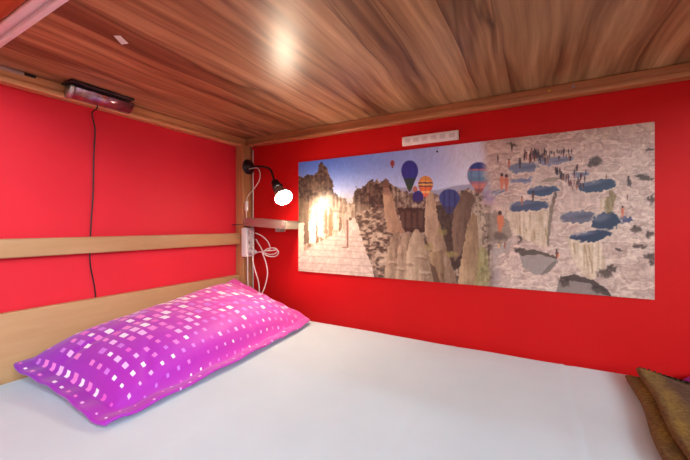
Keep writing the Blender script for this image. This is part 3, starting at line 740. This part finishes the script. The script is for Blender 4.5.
M['bulb_neck'] = plain('silvered_bulb_neck', (150, 138, 126), .35, .6)
nk = n4_+ax*.0565; LN = .128-.0565
bn_ = obj('bulb', lathe([(.015, 0), (.018, .008), (.024, .022), (.031, .040), (.0345, .056), (R_, LN-.008)], nk, ax, 40), M['bulb_neck'], lamp)
lens = obj('bulb_lens', lathe([(R_, LN-.0078), (.0355, LN-.004), (.034, LN-.001), (.0285, LN+.003), (.016, LN+.006), (0, LN+.007)], nk, ax, 40), emi.m, bn_); lens['label'] = 'glowing white lens of the bulb'
# its cord, with an inline switch
c_pts = [lb+Vector((.014, -.006, -.012)), at(257, 168, 1.60), at(260, 173, 1.60), at(259, 181, 1.60), at(253, 190, 1.60), at(248, 196, 1.595), at(246.6, 201, 1.59)]
cd = obj('cord', tube(c_pts, .0021, 8), M['cord_w'], lamp)
sw = at(246.6, 206, 1.59)
t1 = at(246.6, 210.5, 1.59)
obj('cord', tube([t1, at(246.4, 214, 1.59), at(247.5, 222, 1.598), Vector((.088, -.040, CAM.z-.004))], .0021, 8), M['cord_w'], lamp)
swb = box(sw.x-.008, sw.x+.008, sw.y-.006, sw.y+.006, sw.z-.024, sw.z+.024, .005)
swo = obj('inline_switch', swb, M['white_pl'], lamp)
obj('rocker', box(sw.x-.001, sw.x+.005, sw.y-.0085, sw.y-.005, sw.z-.008, sw.z+.008, .001), M['cord_w'], swo)
# white cable up the corner
tag(obj('cable', tube([(.058, -.004, ZB-.052), (.0585, -.0045, 1.15), (.058, -.004, .98), (.0585, -.0045, .80), (.058, -.004, .52)], .0028, 8), M['cord_w']),
    'thin white cable running straight up the corner beside the post', 'cable')

# ------------------------------------------------------------------ small steel shelf
sx0, sx1, sy = .098, .336, -.098
sz = CAM.z+.008
shf = thing('steel_shelf', 'small stainless steel shelf on the red wall under the reading lamp', 'shelf', ((sx0+sx1)/2, 0, sz))
def slope(x): return -.016*(x-sx0)/(sx1-sx0)
def slab(x0, x1, y0, y1, z0, z1, bev):
    b = box(x0, x1, y0, y1, z0, z1, bev)
    for v in b.verts: v.co.z += slope(v.co.x)
    return b
obj('shelf_plate', slab(sx0, sx1, sy, -.001, sz-.004, sz, .0008), M['steel'], shf)
obj('front_lip', slab(sx0, sx1, sy-.003, sy, sz-.006, sz+.030, .0012), M['steel'], shf)
obj('side_lip', slab(sx1, sx1+.003, sy-.003, -.001, sz-.006, sz+.030, .0012), M['steel'], shf)
obj('side_lip', slab(sx0-.003, sx0, sy-.003, -.001, sz-.006, sz+.030, .0012), M['steel'], shf)
obj('back_lip', slab(sx0, sx1, -.004, -.001, sz, sz+.030, .0010), M['steel'], shf)
p = at(277, 231, 1.49); obj('mounting_clip', box(.262, .284, -.075, -.03, sz-.034, sz-.014, .003), M['grey_pl'], shf)
obj('hook_wire', tube([(sx0-.002, -.09, sz+.004), at(240, 224.5, 1.56), at(232, 224.5, 1.57)], .0018, 8), M['dark_neck'], shf)

# ------------------------------------------------------------------ power strip on the post
px0, px1, py0, py1, pz0, pz1 = .0535, .086, -.078, -.022, CAM.z-.147, CAM.z-.008
ps = thing('power_strip', 'white power strip fixed upright on the corner post below the shelf', 'power strip', (px0, -.05, pz0))
obj('housing', box(px0, px1, py0, py1, pz0, pz1, .005, seg=3), M['white_pl'], ps)
for k in range(3):
    zc = pz1-.026-k*.044
    so = obj('socket', lathe([(.0195, 0), (.0195, .0022), (.0175, .0022), (.0170, .0004), (0, .0004)], (px1, (py0+py1)/2, zc), (1, 0, 0), 28), M['cord_w'], ps)
    if k < 2:
        b = lathe([(.0026, 0), (.0026, .001), (0, .001)], (px1+.0003, (py0+py1)/2-.008, zc), (1, 0, 0), 12)
        lathe([(.0026, 0), (.0026, .001), (0, .001)], (px1+.0003, (py0+py1)/2+.008, zc), (1, 0, 0), 12, b)
        obj('pin_holes', b, M['black'], so)
obj('cord', tube([(.068, -.050, pz0+.004), (.068, -.050, pz0-.03), (.066, -.048, .66), (.062, -.034, .56), (.060, -.03, .50)], .0036, 10), M['cord_w'], ps)
pc = Vector((px1, (py0+py1)/2, pz1-.026-.088))
pl = thing('plug', 'grey white plug with a looped bundle of white cable in the lowest socket', 'plug', pc)
obj('plug_body', lathe([(0, .001), (.0165, .001), (.0175, .008), (.0150, .022), (.0095, .034), (.0055, .044), (0, .044)], pc, (1, -.1, -.06), 24), plain('translucent_grey_plastic', (196, 188, 186), .3), pl)
e = pc+Vector((.043, -.004, -.003))
def A(u, v, d=1.55): return at(u, v, d)
bundle = [e, A(266, 251, 1.53), A(272, 250.5, 1.52), A(277, 250, 1.52), A(278.5, 253, 1.53), A(275, 256.3, 1.54), A(268, 256, 1.545), A(263, 252.5, 1.55), A(268, 248.6, 1.54), A(275, 248.2, 1.53), A(277.5, 251.5, 1.54), A(272, 254.4, 1.55), A(264, 252.5, 1.565), A(260, 246, 1.575), A(255.8, 239, 1.58)]
obj('cable_bundle', tube(bundle, .0023, 8), M['cord_w'], pl)
obj('cable_bundle', tube([A(255.5, 233, 1.575), A(262, 236, 1.56), A(268, 242, 1.555), A(270, 249, 1.55), A(265, 251, 1.548)], .0024, 8), M['cord_w'], pl)
zf = ZM+.012
obj('hanging_cable', tube([A(262, 252, 1.552), A(266, 263, 1.552), A(267.5, 274, 1.553), A(265, 286, 1.556), A(262, 294, 1.56), A(261, 302, 1.57)], .0027, 8), M['cord_w'], pl)
obj('hanging_cable', tube([A(253.5, 240, 1.575), A(252.8, 258, 1.575), A(254.5, 268, 1.57), A(258.5, 282, 1.57), A(259.5, 296, 1.57), A(259.5, 303, 1.58)], .0027, 8), M['cord_w'], pl)

# ------------------------------------------------------------------ under-board strip light with black lead
y0_ = onplane_x(75, 98, .075).y; y1_ = onplane_x(134, 112, .075).y
fx = thing('strip_light', 'unlit metal strip light under the overhead board at the head end', 'light fitting', (.05, (y0_+y1_)/2, ZB))
zz = ZB-.0005
obj('housing_shadow_plate', box(.0385, .102, y0_-.020, y1_-.012, zz-.007, zz, .002), M['black'], fx)  # black plate: dark housing plus the shadow slot above the reflector
out = [(.0385, y0_, zz-.008), (.078, y0_, zz-.008), (.080, y0_, zz-.016), (.056, y0_, zz-.040), (.0385, y0_, zz-.040)]
purp = NT('mirror_foil'); co = purp.tc(); f = purp.noise(purp.mapping(co, (1, 18, 1)), 3, 3)
purp.l(purp.ramp(f, [(.3, lin((150, 92, 96))), (.5, lin((172, 140, 160))), (.7, lin((196, 150, 130)))]), purp.b.inputs['Base Color'])
purp.b.inputs['Metallic'].default_value = .85; purp.b.inputs['Roughness'].default_value = .22
obj('reflector', prism(out, (0, y1_-y0_, 0), bev=.0015), purp.m, fx)
cap = [(.038, y0_-.012, zz-.009), (.079, y0_-.012, zz-.009), (.082, y0_-.012, zz-.017), (.058, y0_-.012, zz-.042), (.038, y0_-.012, zz-.042)]
o = obj('end_cap', prism(cap, (0, .0115, 0), bev=.001), M['alu'], fx); o['label'] = 'bright aluminium end cap'
py_ = onplane_x(96, 110, .04).y
lead = [(.050, py_, zz-.040), (.044, py_, zz-.052), (.010, py_+.002, ZB-.062), (.0034, onplane_x(95, 122, .0034).y, 1.235), (.0034, onplane_x(93.8, 150, .0034).y, 1.15), (.0034, onplane_x(93, 190, .003).y, 1.02), (.0034, onplane_x(91, 225, .003).y, .92), (.0034, onplane_x(90, 262, .003).y, .80), (.0034, onplane_x(95, 298, .003).y, .70), (.0034, onplane_x(96, 320, .003).y, .60), (.0034, py_, .45)]
o = obj('power_lead', tube(lead, .0021, 8), M['black'], fx); o['label'] = 'thin black lead hanging down the red wall'

# white paper tag on the overhead board
b = prism([onplane_z(u, v, ZB-.0009) for u, v in ((113.7, 35.9), (120.2, 35.9), (128.3, 43.6), (121.6, 44.6))], (0, 0, .0008))
tag(obj('sticker', b, M['paper'], smooth=False), 'small white paper sticker on the walnut board overhead', 'sticker')

# ------------------------------------------------------------------ room's ceiling lamp
cl = thing('ceiling_light', 'long white ceiling light of the room outside the bunk', 'ceiling light', (1.1, -2.0, RZ))
obj('light_body', box(.3, 1.9, -2.10, -1.90, RZ-.05, RZ-.0005, .006), M['white_pl'], cl)
ce = NT('lit_diffuser'); ce.b.inputs['Emission Color'].default_value = (.52, .86, 1, 1); ce.b.inputs['Emission Strength'].default_value = 14
obj('diffuser', box(.33, 1.87, -2.08, -1.92, RZ-.062, RZ-.0505, .004), ce.m, cl)

# ------------------------------------------------------------------ added area lights, filling in through the unseen windows
ld = bpy.data.lights.new('added_fill_light', 'AREA'); ld.shape = 'RECTANGLE'; ld.size = wx1-wx0-.1; ld.size_y = wz1-wz0-.1
ld.energy = 20; ld.color = (.84, .95, 1.0)
lo = bpy.data.objects.new('added_fill_light', ld); COL.objects.link(lo); lo.location = ((wx0+wx1)/2, RY-.12, (wz0+wz1)/2)
lo.rotation_euler = (math.radians(90), 0, 0)     # faces +y, into the room
ld2 = bpy.data.lights.new('added_fill_light', 'AREA'); ld2.shape = 'RECTANGLE'; ld2.size = vz1-vz0-.1; ld2.size_y = vy1-vy0-.1
ld2.energy = 130; ld2.color = (.80, .95, 1.0)
lo2 = bpy.data.objects.new('added_fill_light', ld2); COL.objects.link(lo2); lo2.location = (RX+.12, (vy0+vy1)/2, (vz0+vz1)/2)
lo2.rotation_euler = (0, math.radians(90), 0)    # faces -x, into the room
w = bpy.data.worlds.new('World'); S.world = w; w.use_nodes = True; nt = w.node_tree
sky = nt.nodes.new('ShaderNodeTexSky'); sky.sky_type = 'NISHITA'; sky.sun_elevation = math.radians(35); sky.sun_rotation = math.radians(10); sky.sun_disc = False
nt.links.new(sky.outputs[0], nt.nodes['Background'].inputs[0]); nt.nodes['Background'].inputs[1].default_value = .12

# ------------------------------------------------------------------ camera
cd_ = bpy.data.cameras.new('camera'); cd_.sensor_fit = 'HORIZONTAL'; cd_.sensor_width = 36; cd_.lens = 36*FPX/690
cd_.shift_y = -4/690; cd_.clip_start = .01
co_ = bpy.data.objects.new('camera', cd_); COL.objects.link(co_); co_.location = CAM; co_.rotation_euler = (math.radians(90), 0, YAW)
S.camera = co_
S.view_settings.view_transform = 'Standard'; S.view_settings.look = 'None'; S.view_settings.gamma = 1; S.view_settings.use_curve_mapping = False
S.view_settings.exposure = 0.10
